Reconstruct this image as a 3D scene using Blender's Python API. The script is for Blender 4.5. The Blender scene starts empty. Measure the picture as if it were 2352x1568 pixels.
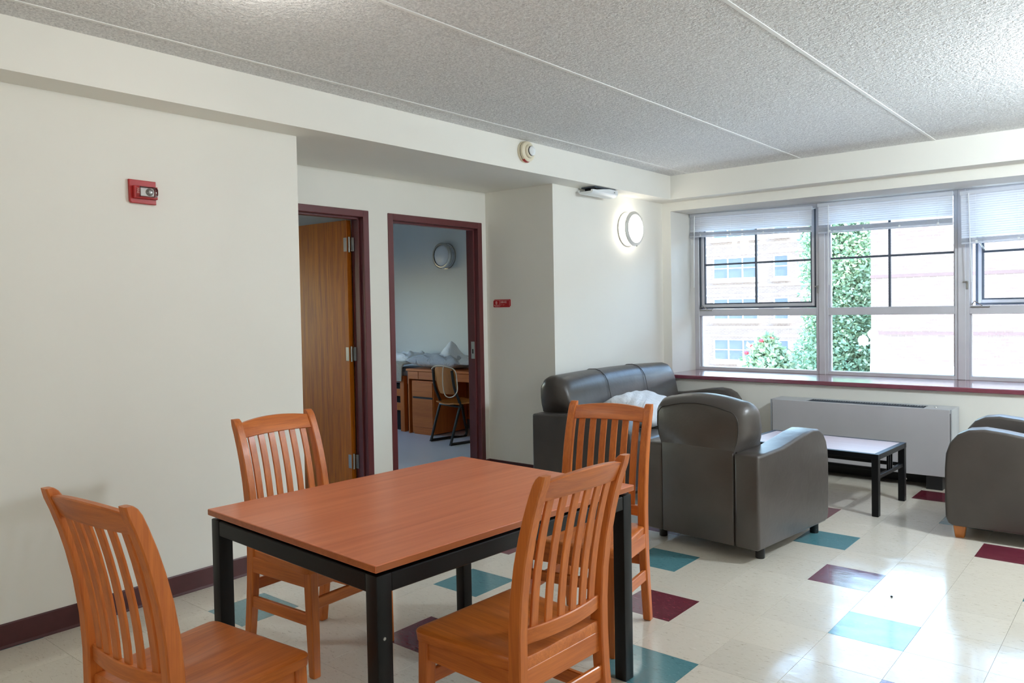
import bpy, bmesh, math, random
from mathutils import Vector, Matrix
from bpy_extras.object_utils import world_to_camera_view

scene = bpy.context.scene
COL = scene.collection
R = math.radians
random.seed(7)

# ------------------------------------------------------------------ camera
cam_data = bpy.data.cameras.new('camera')
cam = bpy.data.objects.new('camera', cam_data)
COL.objects.link(cam)
scene.camera = cam
YAW, PITCH, ROLL = .6887, -.0280, -.0175
fw = Vector((-math.sin(YAW) * math.cos(PITCH), math.cos(YAW) * math.cos(PITCH), math.sin(PITCH)))
rt = Vector((math.cos(YAW), math.sin(YAW), 0))
up = rt.cross(fw)
rt, up = rt * math.cos(ROLL) + up * math.sin(ROLL), up * math.cos(ROLL) - rt * math.sin(ROLL)
CAM = Vector((3.9009, .1631, 1.4361))
cam.matrix_world = Matrix((
    (rt.x, up.x, -fw.x, CAM.x), (rt.y, up.y, -fw.y, CAM.y), (rt.z, up.z, -fw.z, CAM.z), (0, 0, 0, 1)))
cam_data.sensor_width = 36
cam_data.sensor_fit = 'HORIZONTAL'
cam_data.lens = 1798.36 / 2352 * 36
cam_data.shift_x = -(1203.48 - 1176) / 2352
cam_data.shift_y = (757.77 - 784) / 2352
cam_data.clip_start = .05
cam_data.clip_end = 500

# ------------------------------------------------------------------ world, sun, exposure
world = bpy.data.worlds.new('sky')
scene.world = world
world.use_nodes = True
wn = world.node_tree.nodes
wl = world.node_tree.links
wn.clear()
wo = wn.new('ShaderNodeOutputWorld')
wb = wn.new('ShaderNodeBackground')
sky = wn.new('ShaderNodeTexSky')
sky.sky_type = 'NISHITA'
sky.sun_disc = False
sky.sun_elevation = R(46)
sky.sun_rotation = R(100)
sky.air_density = 1.6
sky.dust_density = .6
sky.ozone_density = 2.5
wb.inputs['Strength'].default_value = 1.4
wl.new(sky.outputs[0], wb.inputs['Color'])
wl.new(wb.outputs[0], wo.inputs['Surface'])

sun_data = bpy.data.lights.new('sun', 'SUN')
sun_data.energy = 9.5
sun_data.angle = R(.6)
sun_data.color = (1, .97, .92)
sun = bpy.data.objects.new('sun', sun_data)
COL.objects.link(sun)
sun.rotation_euler = Vector((-.72, .13, -.68)).to_track_quat('-Z', 'Y').to_euler()
sun.location = (0, -10, 30)

scene.view_settings.view_transform = 'Standard'
scene.view_settings.look = 'None'
scene.view_settings.gamma = 1
scene.view_settings.use_curve_mapping = False
scene.view_settings.exposure = 0.6
scene.cycles.max_bounces = 12
scene.cycles.diffuse_bounces = 6
scene.cycles.glossy_bounces = 4
scene.cycles.transparent_max_bounces = 16
scene.cycles.sample_clamp_indirect = 6
scene.cycles.caustics_reflective = False
scene.cycles.caustics_refractive = False

CEILING_LAMP_WATTS = 5
FILL_LAMP_WATTS = 12
LIVING_FILL_WATTS = 130
WALL_LAMP_STRENGTH = 5

# ------------------------------------------------------------------ colour and material helpers
def lin(r, g, b):
    f = lambda c: c / 12.92 if c <= .04045 else ((c + .055) / 1.055) ** 2.4
    return (f(r / 255), f(g / 255), f(b / 255), 1)

class NT:
    def __init__(self, name):
        self.m = bpy.data.materials.new(name)
        self.m.use_nodes = True
        self.n = self.m.node_tree.nodes
        self.l = self.m.node_tree.links
        self.p = self.n['Principled BSDF']
    def new(self, t, **kw):
        x = self.n.new(t)
        for k, v in kw.items():
            setattr(x, k, v)
        return x
    def link(self, a, b):
        self.l.new(a, b)
    def coords(self, scale=(1, 1, 1), kind='Object'):
        tc = self.new('ShaderNodeTexCoord')
        mp = self.new('ShaderNodeMapping')
        mp.inputs['Scale'].default_value = scale
        self.link(tc.outputs[kind], mp.inputs['Vector'])
        return mp.outputs[0]
    def noise(self, vec, scale, detail=3, rough=.5, dist=0):
        x = self.new('ShaderNodeTexNoise')
        x.inputs['Scale'].default_value = scale
        x.inputs['Detail'].default_value = detail
        x.inputs['Roughness'].default_value = rough
        x.inputs['Distortion'].default_value = dist
        self.link(vec, x.inputs['Vector'])
        return x.outputs['Fac']
    def ramp(self, fac, stops):
        x = self.new('ShaderNodeValToRGB')
        e = x.color_ramp.elements
        while len(e) < len(stops):
            e.new(.5)
        for i, (p, c) in enumerate(stops):
            e[i].position = p
            e[i].color = c
        self.link(fac, x.inputs[0])
        return x.outputs[0]
    def bump(self, height, strength, distance=.01):
        b = self.new('ShaderNodeBump')
        b.inputs['Strength'].default_value = strength
        b.inputs['Distance'].default_value = distance
        self.link(height, b.inputs['Height'])
        self.link(b.outputs[0], self.p.inputs['Normal'])
        return b
    def set(self, color=None, rough=None, metal=None, spec=None, coat=None):
        if color is not None: self.p.inputs['Base Color'].default_value = color
        if rough is not None: self.p.inputs['Roughness'].default_value = rough
        if metal is not None: self.p.inputs['Metallic'].default_value = metal
        if spec is not None: self.p.inputs['Specular IOR Level'].default_value = spec
        if coat is not None:
            self.p.inputs['Coat Weight'].default_value = coat
            self.p.inputs['Coat Roughness'].default_value = .15
        return self

def scale_col(c, k):
    return (c[0] * k, c[1] * k, c[2] * k, 1)

def simple(name, col, rough=.5, metal=0, spec=.5, var=.06, vscale=6, bump=0, bscale=60):
    t = NT(name).set(col, rough, metal, spec)
    v = t.coords()
    f = t.noise(v, vscale, 4)
    t.link(t.ramp(f, [(.3, scale_col(col, 1 - var)), (.7, scale_col(col, 1 + var))]), t.p.inputs['Base Color'])
    if bump:
        t.bump(t.noise(v, bscale, 3), bump, .002)
    return t.m

def wood(name, light, dark, axis, rough=.32, scale=1.0, contrast=1.0, coat=.25):
    s = [22 * scale] * 3
    s['xyz'.index(axis)] = 1.6 * scale
    t = NT(name).set(None, rough, 0, .45, coat)
    v = t.coords(tuple(s))
    f1 = t.noise(v, 1.6, 5, .6, .6)
    s2 = [120 * scale] * 3
    s2['xyz'.index(axis)] = 3 * scale
    v2 = t.coords(tuple(s2))
    f2 = t.noise(v2, 1.5, 3, .6)
    mix = t.new('ShaderNodeMath', operation='MULTIPLY_ADD')
    mix.inputs[1].default_value = .35
    t.link(f2, mix.inputs[0])
    m2 = t.new('ShaderNodeMath', operation='MULTIPLY')
    m2.inputs[1].default_value = .65
    t.link(f1, m2.inputs[0])
    t.link(m2.outputs[0], mix.inputs[2])
    c = .5
    t.link(t.ramp(mix.outputs[0], [(c - .18 / contrast, dark), (c + .16 / contrast, light)]), t.p.inputs['Base Color'])
    t.bump(mix.outputs[0], .05, .002)
    return t.m

M = {}
WALL = lin(236, 234, 226)
M['wall'] = simple('wall_paint', WALL, .55, 0, .3, .015, 1.5, .06, 220)
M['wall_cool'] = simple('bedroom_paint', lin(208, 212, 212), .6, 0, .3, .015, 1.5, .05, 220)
def popcorn():
    t = NT('popcorn_ceiling').set(lin(226, 226, 224), .9, 0, .15)
    v = t.coords()
    a = t.noise(v, 95, 3, .6, .4)
    b = t.noise(v, 38, 2, .5)
    m = t.new('ShaderNodeMath', operation='MULTIPLY')
    t.link(a, m.inputs[0]); t.link(b, m.inputs[1])
    t.link(t.ramp(a, [(.32, lin(208, 208, 208)), (.62, lin(246, 246, 245))]), t.p.inputs['Base Color'])
    t.bump(m.outputs[0], .8, .03)
    return t.m
M['ceiling'] = popcorn()
M['seam'] = simple('ceiling_joint', lin(236, 236, 234), .7, 0, .2, .02, 8)

def tile_mat(name, base, fleck_dark, fleck_light):
    t = NT(name).set(base, .12, 0, .5)
    oi = t.new('ShaderNodeObjectInfo')
    tc = t.new('ShaderNodeTexCoord')
    add = t.new('ShaderNodeVectorMath', operation='ADD')
    cmb = t.new('ShaderNodeVectorMath', operation='SCALE')
    cmb.inputs[0].default_value = (31, 17, 5)
    t.link(oi.outputs['Random'], cmb.inputs['Scale'])
    t.link(tc.outputs['Object'], add.inputs[0]); t.link(cmb.outputs[0], add.inputs[1])
    st = t.new('ShaderNodeMapping'); st.inputs['Scale'].default_value = (38, 105, 40)
    st.inputs['Rotation'].default_value = (0, 0, .5)
    t.link(add.outputs[0], st.inputs['Vector'])
    f = t.noise(st.outputs[0], 1.0, 4, .65, .5)
    col = t.ramp(f, [(.30, fleck_dark), (.42, base), (.60, base), (.74, fleck_light)])
    hs = t.new('ShaderNodeHueSaturation')
    mr = t.new('ShaderNodeMapRange')
    mr.inputs['To Min'].default_value = .955; mr.inputs['To Max'].default_value = 1.03
    t.link(oi.outputs['Random'], mr.inputs[0]); t.link(mr.outputs[0], hs.inputs['Value'])
    t.link(col, hs.inputs['Color']); t.link(hs.outputs[0], t.p.inputs['Base Color'])
    sv = t.new('ShaderNodeMapping'); sv.inputs['Scale'].default_value = (3, 3, 3)
    t.link(tc.outputs['Object'], sv.inputs['Vector'])
    g = t.new('ShaderNodeNewGeometry')
    wv = t.new('ShaderNodeMapping'); wv.inputs['Scale'].default_value = (5, 9, 1)
    t.link(g.outputs['Position'], wv.inputs['Vector'])
    s = t.noise(wv.outputs[0], 1.2, 5, .6)
    rr = t.new('ShaderNodeMapRange')
    rr.inputs['From Min'].default_value = .35; rr.inputs['From Max'].default_value = .7
    rr.inputs['To Min'].default_value = .10; rr.inputs['To Max'].default_value = .24
    t.link(s, rr.inputs[0]); t.link(rr.outputs[0], t.p.inputs['Roughness'])
    t.p.inputs['Coat Weight'].default_value = .35
    t.p.inputs['Coat Roughness'].default_value = .09
    t.bump(t.noise(wv.outputs[0], 3.0, 3, .5), .08, .006)
    return t.m
M['tile_cream'] = tile_mat('vinyl_cream', lin(218, 210, 195), lin(190, 179, 161), lin(228, 221, 209))
M['tile_teal'] = tile_mat('vinyl_teal', lin(84, 134, 142), lin(58, 100, 110), lin(116, 160, 164))
M['tile_maroon'] = tile_mat('vinyl_maroon', lin(108, 42, 56), lin(78, 26, 38), lin(142, 78, 90))
M['floor_under'] = simple('tile_joint', lin(120, 110, 96), .7)
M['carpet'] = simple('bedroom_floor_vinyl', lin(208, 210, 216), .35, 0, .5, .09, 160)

WL, WD = lin(214, 122, 50), lin(168, 84, 29)
for ax in 'xyz':
    M['chair_' + ax] = wood('chair_wood_' + ax, WL, WD, ax, .4, 1, .9, .06)
M['table_top'] = wood('table_laminate', lin(220, 130, 88), lin(190, 99, 60), 'y', .34, .42, .9, .1)
M['table_edge'] = wood('table_edge_band', lin(176, 100, 52), lin(150, 78, 34), 'y', .4, .6, .8, .1)
M['door_wood'] = wood('oak_door', lin(204, 116, 14), lin(150, 72, 4), 'z', .42, .9, 1.2, .05)
for ax in 'xyz':
    M['desk_' + ax] = wood('desk_wood_' + ax, lin(206, 118, 52), lin(174, 88, 32), ax, .4, .6, .8, .1)
M['ply'] = wood('plywood', lin(186, 118, 46), lin(152, 88, 26), 'z', .4, .6, .8)
M['foot_wood'] = wood('foot_wood', lin(196, 122, 54), lin(168, 96, 36), 'z', .4, 1, .8)
M['black_metal'] = simple('black_powder_coat', lin(9, 10, 12), .4, 0, .28, .1, 8, .05, 300)
M['black'] = simple('black_plastic', lin(16, 16, 17), .5)
M['dark_gap'] = simple('dark_inside', lin(20, 20, 22), .8)
M['maroon'] = simple('maroon_paint', lin(98, 46, 48), .33, 0, .5, .05, 5, .05, 120)
M['maroon_base'] = simple('maroon_cove_base', lin(76, 36, 38), .42, 0, .5, .12, 14)
M['sill'] = simple('plum_sill', lin(126, 62, 78), .24, 0, .9, .05, 20)
M['alu'] = simple('aluminium_frame', lin(206, 206, 212), .38, .15, .5, .04, 5)
M['alu_dark'] = simple('dark_gasket', lin(84, 92, 104), .45, .3)
M['steel'] = simple('brushed_steel', lin(176, 176, 172), .32, .9, .5, .05, 30)
M['nickel'] = simple('satin_nickel', lin(214, 212, 206), .36, .25, .5, .04, 10)
M['heater'] = simple('heater_enamel', lin(186, 184, 187), .38, .15, .5, .03, 3)
M['heater_trim'] = simple('heater_trim', lin(196, 200, 206), .3, .5)
M['red'] = simple('red_plastic', lin(176, 36, 36), .35, 0, .5, .04, 10)
M['sign_red'] = simple('sign_red', lin(176, 14, 24), .35, 0, .5, .03, 10)
M['sign_print'] = simple('sign_print', lin(240, 196, 190), .5)
M['off_white'] = simple('off_white_plastic', lin(224, 214, 188), .4, 0, .5, .03, 10)
M['white_plastic'] = simple('white_plastic', lin(232, 236, 238), .35, 0, .5, .02, 10)
M['cord'] = simple('white_cord', lin(226, 214, 196), .6)
M['sill'].node_tree.nodes['Principled BSDF'].inputs['Coat Weight'].default_value = .8
M['sill'].node_tree.nodes['Principled BSDF'].inputs['Coat Roughness'].default_value = .12
M['coffee_top'] = wood('coffee_table_laminate', lin(228, 208, 212), lin(206, 184, 188), 'x', .34, .6, .7, .6)  # pale lilac puts the window reflection into the laminate colour

def leather():
    t = NT('taupe_leather').set(lin(72, 64, 58), .36, 0, .5)
    v = t.coords()
    a = t.noise(v, 3, 3)
    t.link(t.ramp(a, [(.3, lin(66, 60, 56)), (.7, lin(78, 72, 68))]), t.p.inputs['Base Color'])
    vo = t.new('ShaderNodeTexVoronoi'); vo.inputs['Scale'].default_value = 260
    t.link(v, vo.inputs['Vector'])
    b = t.noise(v, 9, 4, .6, .3)
    m = t.new('ShaderNodeMath', operation='MULTIPLY_ADD'); m.inputs[1].default_value = .03
    t.link(vo.outputs['Distance'], m.inputs[0]); t.link(b, m.inputs[2])
    t.bump(m.outputs[0], .22, .012)
    return t.m
M['leather'] = leather()
M['seam_dark'] = simple('leather_seam', lin(40, 35, 31), .6)

def fabric(name, col, trans=.25):
    t = NT(name).set(col, .85, 0, .2)
    v = t.coords()
    f = t.noise(v, 7, 5, .65, 1.2)
    t.bump(f, .8, .03)
    t.p.inputs['Sheen Weight'].default_value = .2
    return t.m
M['bedding'] = fabric('white_bedding', lin(226, 230, 236))
M['bedding_grey'] = fabric('grey_ticking', lin(178, 184, 194))
M['blanket'] = fabric('beige_blanket', lin(176, 168, 154))

def blind_mat():
    t = NT('blind_vinyl').set(lin(236, 238, 242), .45, 0, .4)
    tr = t.new('ShaderNodeBsdfTranslucent'); tr.inputs['Color'].default_value = lin(226, 232, 242)
    mx = t.new('ShaderNodeMixShader'); mx.inputs[0].default_value = .38
    out = t.n['Material Output']
    t.link(t.p.outputs[0], mx.inputs[1]); t.link(tr.outputs[0], mx.inputs[2]); t.link(mx.outputs[0], out.inputs['Surface'])
    return t.m
M['blind'] = blind_mat()

def glass_mat(name, tint):
    t = NT(name)
    tr = t.new('ShaderNodeBsdfTransparent'); tr.inputs['Color'].default_value = tint
    gl = t.new('ShaderNodeBsdfGlossy'); gl.inputs['Roughness'].default_value = .02
    fr = t.new('ShaderNodeFresnel'); fr.inputs['IOR'].default_value = 1.45
    mx = t.new('ShaderNodeMixShader')
    out = t.n['Material Output']
    t.link(fr.outputs[0], mx.inputs[0]); t.link(tr.outputs[0], mx.inputs[1]); t.link(gl.outputs[0], mx.inputs[2])
    t.link(mx.outputs[0], out.inputs['Surface'])
    t.n.remove(t.p)
    return t.m
M['glass'] = glass_mat('window_glass', (.94, .97, .98, 1))
M['clear'] = glass_mat('clear_lens', (.86, .84, .84, 1))

def emit_mat(name, col, strength):
    t = NT(name).set(lin(245, 245, 240), .5)
    t.p.inputs['Emission Color'].default_value = col
    t.p.inputs['Emission Strength'].default_value = strength
    return t.m
M['lamp_on'] = emit_mat('lit_diffuser', (1, .95, .86, 1), WALL_LAMP_STRENGTH)
M['ceil_on'] = emit_mat('lit_ceiling_diffuser', (1, .93, .82, 1), 2.2)
M['lamp_off'] = simple('unlit_diffuser', lin(206, 214, 224), .3, 0, .5, .02, 6)

def brick_mat(name, c1, c2, mortar, scale, w, h):
    t = NT(name).set(None, .85, 0, .2)
    tc = t.new('ShaderNodeTexCoord')
    mp = t.new('ShaderNodeMapping'); mp.inputs['Rotation'].default_value = (R(90), 0, 0)
    sp = t.new('ShaderNodeSeparateXYZ'); cb = t.new('ShaderNodeCombineXYZ')
    t.link(tc.outputs['Object'], sp.inputs[0])
    t.link(sp.outputs['X'], cb.inputs['X']); t.link(sp.outputs['Z'], cb.inputs['Y'])
    b = t.new('ShaderNodeTexBrick')
    b.inputs['Color1'].default_value = c1; b.inputs['Color2'].default_value = c2; b.inputs['Mortar'].default_value = mortar
    b.inputs['Scale'].default_value = 1; b.inputs['Brick Width'].default_value = w; b.inputs['Row Height'].default_value = h
    b.inputs['Mortar Size'].default_value = .006
    t.link(cb.outputs[0], b.inputs['Vector'])
    t.link(b.outputs['Color'], t.p.inputs['Base Color'])
    return t.m
M['brick_pale'] = brick_mat('pale_brick', lin(119, 103, 98), lin(129, 114, 109), lin(154, 147, 143), 1, .2, .075)
M['brick_far'] = brick_mat('far_brick', lin(119, 103, 98), lin(129, 114, 109), lin(154, 147, 143), 1, .24, .09)
M['band'] = simple('pink_brick_band', lin(112, 92, 92), .85)
M['stone'] = simple('pale_stone', lin(236, 234, 230), .8)
M['far_glass'] = simple('far_window_pane', lin(90, 98, 110), .5, 0, .2)
M['far_frame'] = simple('far_window_frame', lin(236, 236, 238), .6)
M['lawn'] = simple('pale_paving', lin(220, 218, 212), .9, 0, .2, .08, 2)
M['leaf'] = simple('pale_green_leaves', lin(144, 174, 144), .7, 0, .2, .25, 3)
M['leaf2'] = simple('light_green_leaves', lin(176, 194, 160), .7, 0, .2, .2, 3)
M['blossom'] = simple('red_blossom', lin(220, 70, 80), .7)
M['bark'] = simple('bark', lin(110, 96, 80), .9)
M['globe'] = simple('white_globe', lin(244, 244, 244), .3)

# ------------------------------------------------------------------ mesh helpers
def root(name, label, cat, loc=(0, 0, 0), rz=0, group=None, kind=None):
    o = bpy.data.objects.new(name, None)
    o.empty_display_size = .1
    COL.objects.link(o)
    o.location = loc
    o.rotation_euler = (0, 0, rz)
    tag(o, label, cat, group, kind)
    return o

def tag(o, label=None, cat=None, group=None, kind=None):
    if label: o['label'] = label
    if cat: o['category'] = cat
    if group: o['group'] = group
    if kind: o['kind'] = kind
    return o

def obj(name, bm, mat, parent=None, smooth=None, loc=None, rot=None):
    me = bpy.data.meshes.new(name)
    bmesh.ops.recalc_face_normals(bm, faces=bm.faces[:])
    bm.to_mesh(me)
    bm.free()
    if smooth is not None:
        for p in me.polygons:
            p.use_smooth = True
        me.set_sharp_from_angle(angle=R(smooth))
    o = bpy.data.objects.new(name, me)
    COL.objects.link(o)
    mats = mat if isinstance(mat, (list, tuple)) else [mat]
    for m in mats:
        me.materials.append(m)
    if parent: o.parent = parent
    if loc: o.location = loc
    if rot: o.rotation_euler = rot
    return o

def again(o, parent=None, loc=None, rot=None):
    c = o.copy()
    COL.objects.link(c)
    if parent: c.parent = parent
    if loc: c.location = loc
    if rot: c.rotation_euler = rot
    return c

def add_box(bm, a, b, bevel=0, seg=1, mi=0):
    x0, y0, z0 = a
    x1, y1, z1 = b
    vs = [bm.verts.new(p) for p in ((x0, y0, z0), (x1, y0, z0), (x1, y1, z0), (x0, y1, z0),
                                    (x0, y0, z1), (x1, y0, z1), (x1, y1, z1), (x0, y1, z1))]
    fs = [bm.faces.new([vs[i] for i in q]) for q in
          ((3, 2, 1, 0), (4, 5, 6, 7), (0, 1, 5, 4), (1, 2, 6, 5), (2, 3, 7, 6), (3, 0, 4, 7))]
    for f in fs: f.material_index = mi
    if bevel:
        es = list({e for f in fs for e in f.edges})
        r = bmesh.ops.bevel(bm, geom=es, offset=bevel, segments=seg, profile=.5, affect='EDGES', clamp_overlap=True)
        for f in r['faces']: f.material_index = mi
    return bm

def box(a, b, bevel=0, seg=1):
    return add_box(bmesh.new(), a, b, bevel, seg)

def add_loft(bm, secs, cap=True, closed=True):
    rings = [[bm.verts.new(p) for p in s] for s in secs]
    n = len(rings[0])
    for a, b in zip(rings[:-1], rings[1:]):
        for i in range(n if closed else n - 1):
            j = (i + 1) % n
            bm.faces.new((a[i], a[j], b[j], b[i]))
    if cap:
        bm.faces.new(rings[0][::-1])
        bm.faces.new(rings[-1])
    return bm

def loft(secs, cap=True):
    return add_loft(bmesh.new(), secs, cap)

def crect(cx, cy, w, d, c):
    w, d = w / 2, d / 2
    return [(cx - w + c, cy - d), (cx + w - c, cy - d), (cx + w, cy - d + c), (cx + w, cy + d - c),
            (cx + w - c, cy + d), (cx - w + c, cy + d), (cx - w, cy + d - c), (cx - w, cy - d + c)]

def add_tube(bm, pts, r, n=8):
    pts = [Vector(p) for p in pts]
    secs = []
    prev = None
    for i, p in enumerate(pts):
        d = (pts[min(i + 1, len(pts) - 1)] - pts[max(i - 1, 0)]).normalized()
        if prev is None:
            u = d.orthogonal().normalized()
        else:
            u = (prev - d * prev.dot(d)).normalized()
        prev = u
        v = d.cross(u)
        rr = r[i] if isinstance(r, (list, tuple)) else r
        secs.append([p + (u * math.cos(2 * math.pi * k / n) + v * math.sin(2 * math.pi * k / n)) * rr for k in range(n)])
    return add_loft(bm, secs)

def smooth_path(pts, k=5):
    P = [Vector(p) for p in pts]
    P = [P[0] * 2 - P[1]] + P + [P[-1] * 2 - P[-2]]
    out = []
    for i in range(1, len(P) - 2):
        a, b, c, d = P[i - 1], P[i], P[i + 1], P[i + 2]
        for j in range(k):
            t = j / k
            out.append(.5 * ((2 * b) + (c - a) * t + (2 * a - 5 * b + 4 * c - d) * t * t + (3 * b - a - 3 * c + d) * t ** 3))
    out.append(P[-2])
    return out

def tube(pts, r, n=8):
    return add_tube(bmesh.new(), pts, r, n)

def add_lathe(bm, prof, n=40, axis='z', origin=(0, 0, 0), a0=0, a1=None, mi=0):
    full = a1 is None
    if full: a1 = a0 + 2 * math.pi
    o = Vector(origin)
    m = n if full else n + 1
    rings = []
    for k in range(m):
        a = a0 + (a1 - a0) * k / n
        ring = []
        for r_, h in prof:
            c, s = r_ * math.cos(a), r_ * math.sin(a)
            p = {'z': (c, s, h), 'x': (h, c, s), 'y': (c, h, s)}[axis]
            ring.append(bm.verts.new(o + Vector(p)))
        rings.append(ring)
    for k in range(n):
        A, B = rings[k], rings[(k + 1) % m]
        for i in range(len(prof) - 1):
            try:
                f = bm.faces.new((A[i], B[i], B[i + 1], A[i + 1])); f.material_index = mi
            except ValueError:
                pass
    bmesh.ops.remove_doubles(bm, verts=bm.verts[:], dist=1e-6)
    return bm

def lathe(prof, n=40, axis='z', origin=(0, 0, 0)):
    return add_lathe(bmesh.new(), prof, n, axis, origin)

def add_prism(bm, pts, h0, h1, axis='z', bevel=0, seg=2):
    def P(a, b, h):
        return {'z': (a, b, h), 'x': (h, a, b), 'y': (a, h, b)}[axis]
    A = [bm.verts.new(P(a, b, h0)) for a, b in pts]
    B = [bm.verts.new(P(a, b, h1)) for a, b in pts]
    n = len(pts)
    caps = [bm.faces.new(A), bm.faces.new(B[::-1])]
    for i in range(n):
        bm.faces.new((A[i], B[i], B[(i + 1) % n], A[(i + 1) % n]))
    bmesh.ops.recalc_face_normals(bm, faces=bm.faces[:])
    if bevel:
        es = list({e for f in caps for e in f.edges})
        bmesh.ops.bevel(bm, geom=es, offset=bevel, segments=seg, profile=.5, affect='EDGES', clamp_overlap=True)
    return bm

def prism(pts, h0, h1, axis='z', bevel=0, seg=2):
    return add_prism(bmesh.new(), pts, h0, h1, axis, bevel, seg)

def text(body, size, mat, parent, loc, rot, extrude=.0006, align='LEFT', name='lettering'):
    cu = bpy.data.curves.new(name, 'FONT')
    cu.body = body
    cu.size = size
    cu.extrude = extrude
    cu.align_x = align
    cu.materials.append(mat)
    tmp = bpy.data.objects.new('tmp', cu)
    COL.objects.link(tmp)
    bpy.context.view_layer.update()
    me = bpy.data.meshes.new_from_object(tmp.evaluated_get(bpy.context.evaluated_depsgraph_get()))
    bpy.data.objects.remove(tmp)
    o = bpy.data.objects.new(name, me)
    COL.objects.link(o)
    o.parent = parent
    o.location = loc
    o.rotation_euler = rot
    return o

def arc(cx, cy, r, a0, a1, n):
    return [(cx + r * math.cos(R(a0 + (a1 - a0) * k / n)), cy + r * math.sin(R(a0 + (a1 - a0) * k / n))) for k in range(n + 1)]

def structure(name, bm, mat, label, cat, smooth=None, parent=None):
    o = obj(name, bm, mat, parent, smooth)
    if parent is None: tag(o, label, cat, None, 'structure')
    return o

# ------------------------------------------------------------------ room shell
H, HB = 2.677, 2.4527
Y0, XR, YW = -1.8, 5.4, 7.107
AX, YC1, YC2 = -.75, 2.86, 5.305
structure('wall_left', box((-.87, Y0, 0), (0, YC1, HB)), M['wall'], 'plain cream wall on the left with the red strobe on it', 'wall')
bm = bmesh.new()
add_box(bm, (-.87, YC1, 0), (AX, 2.97, HB))
add_box(bm, (-.87, 2.97, 2.165), (AX, 3.965, HB))
add_box(bm, (-.87, 3.965, 0), (AX, 4.215, HB))
add_box(bm, (-.87, 4.215, 2.165), (AX, 5.22, HB))
add_box(bm, (-.87, 5.22, 0), (AX, YC2, HB))
structure('wall_alcove', bm, M['wall'], 'recessed cream wall holding the two maroon door frames', 'wall')
structure('wall_alcove_end', box((-.87, YC2, 0), (-.004, 7.75, HB)), M['wall'], 'cream wall end with the red sign and the round lit lamp', 'wall')
bm = bmesh.new()
add_box(bm, (-.004, YW, 2.368), (XR, 7.75, H))
add_box(bm, (-.004, YW, .735), (.091, 7.75, 2.368))
add_box(bm, (3.76, YW, .735), (XR, 7.75, 2.368))
add_box(bm, (-.004, 6.975, 0), (XR, 7.75, .735))
structure('wall_window', bm, M['wall'], 'cream wall around and below the long window', 'wall')
structure('wall_right', box((XR, Y0, 0), (XR + .12, 7.75, H)), M['wall'], 'cream wall on the right, outside the picture', 'wall')
structure('wall_back', box((-.87, Y0 - .12, 0), (XR + .12, Y0, H)), M['wall'], 'cream wall behind the viewer', 'wall')
structure('trim_1', box((-.87, Y0, HB), (.207, 7.3, H)), M['wall'], 'boxed cream beam along the left wall under the ceiling', 'beam')
structure('trim_2', box((.207, 6.898, HB), (XR, YW + .01, H)), M['wall'], 'boxed cream beam above the windows', 'beam')

ceil = structure('ceiling', box((-4.8, Y0 - .12, H), (XR + .12, 7.75, H + .2)), M['ceiling'], 'grey white popcorn ceiling with straight panel joints', 'ceiling')
for x in (.40, 1.46, 2.50, 3.55, 4.6):
    obj('joint_strip', box((x - .011, Y0, H - .003), (x + .011, 6.897, H + .002), .0015), M['seam'], ceil)

# ------------------------------------------------------------------ tiled floor
TX, TY, T = .9325, 2.9824, .3048
floor = structure('floor', box((-.9, Y0 - .1, -.15), (XR + .1, 7.7, -.004)), M['floor_under'], 'glossy cream vinyl tile floor with scattered teal and maroon tiles', 'floor')
def tile_bm(gap=.0005, c=.0003):
    s = T / 2 - gap
    bm = bmesh.new()
    lo = [bm.verts.new(p) for p in ((-s, -s, -.004), (s, -s, -.004), (s, s, -.004), (-s, s, -.004))]
    mid = [bm.verts.new(p) for p in ((-s, -s, -c * .5), (s, -s, -c * .5), (s, s, -c * .5), (-s, s, -c * .5))]
    k = s - c
    top = [bm.verts.new(p) for p in ((-k, -k, 0), (k, -k, 0), (k, k, 0), (-k, k, 0))]
    for a, b in ((lo, mid), (mid, top)):
        for i in range(4):
            bm.faces.new((a[i], a[(i + 1) % 4], b[(i + 1) % 4], b[i]))
    bm.faces.new(top)
    return bm
def tile_kind(i, j):
    # lattice generated by (2,3) and (4,-1): i = 2a+4b, j = 3a-b
    for k, di, dj in ((1, 0, 0), (2, 3, 1)):
        x, y = i - di, j - dj
        if (x + 4 * y) % 14 == 0 and (3 * x - 2 * y) % 14 == 0:
            return k
    return 0
tile_mats = ['tile_cream', 'tile_teal', 'tile_maroon']
tile_proto = [None, None, None]
bpy.context.view_layer.update()
cells = []
for i in range(-6, 16):
    for j in range(-16, 14):
        cx, cy = TX + (i + .5) * T, TY + (j + .5) * T
        if cx + T / 2 < .0 and not (cx + T / 2 > AX and YC1 < cy < YC2): continue
        if cx + T / 2 < AX or cx - T / 2 > XR or cy + T / 2 < Y0 or cy - T / 2 > 6.98: continue
        vis = False
        for dx, dy in ((0, 0), (-.5, -.5), (.5, -.5), (.5, .5), (-.5, .5)):
            p = world_to_camera_view(scene, cam, Vector((cx + dx * T, cy + dy * T, 0)))
            if p.z > 0 and -.03 < p.x < 1.03 and -.06 < p.y < 1.02:
                vis = True
        cells.append((not vis, (Vector((cx, cy, 0)) - CAM).length, i, j, cx, cy))
cells.sort()
rest = bmesh.new()
count = 0
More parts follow.
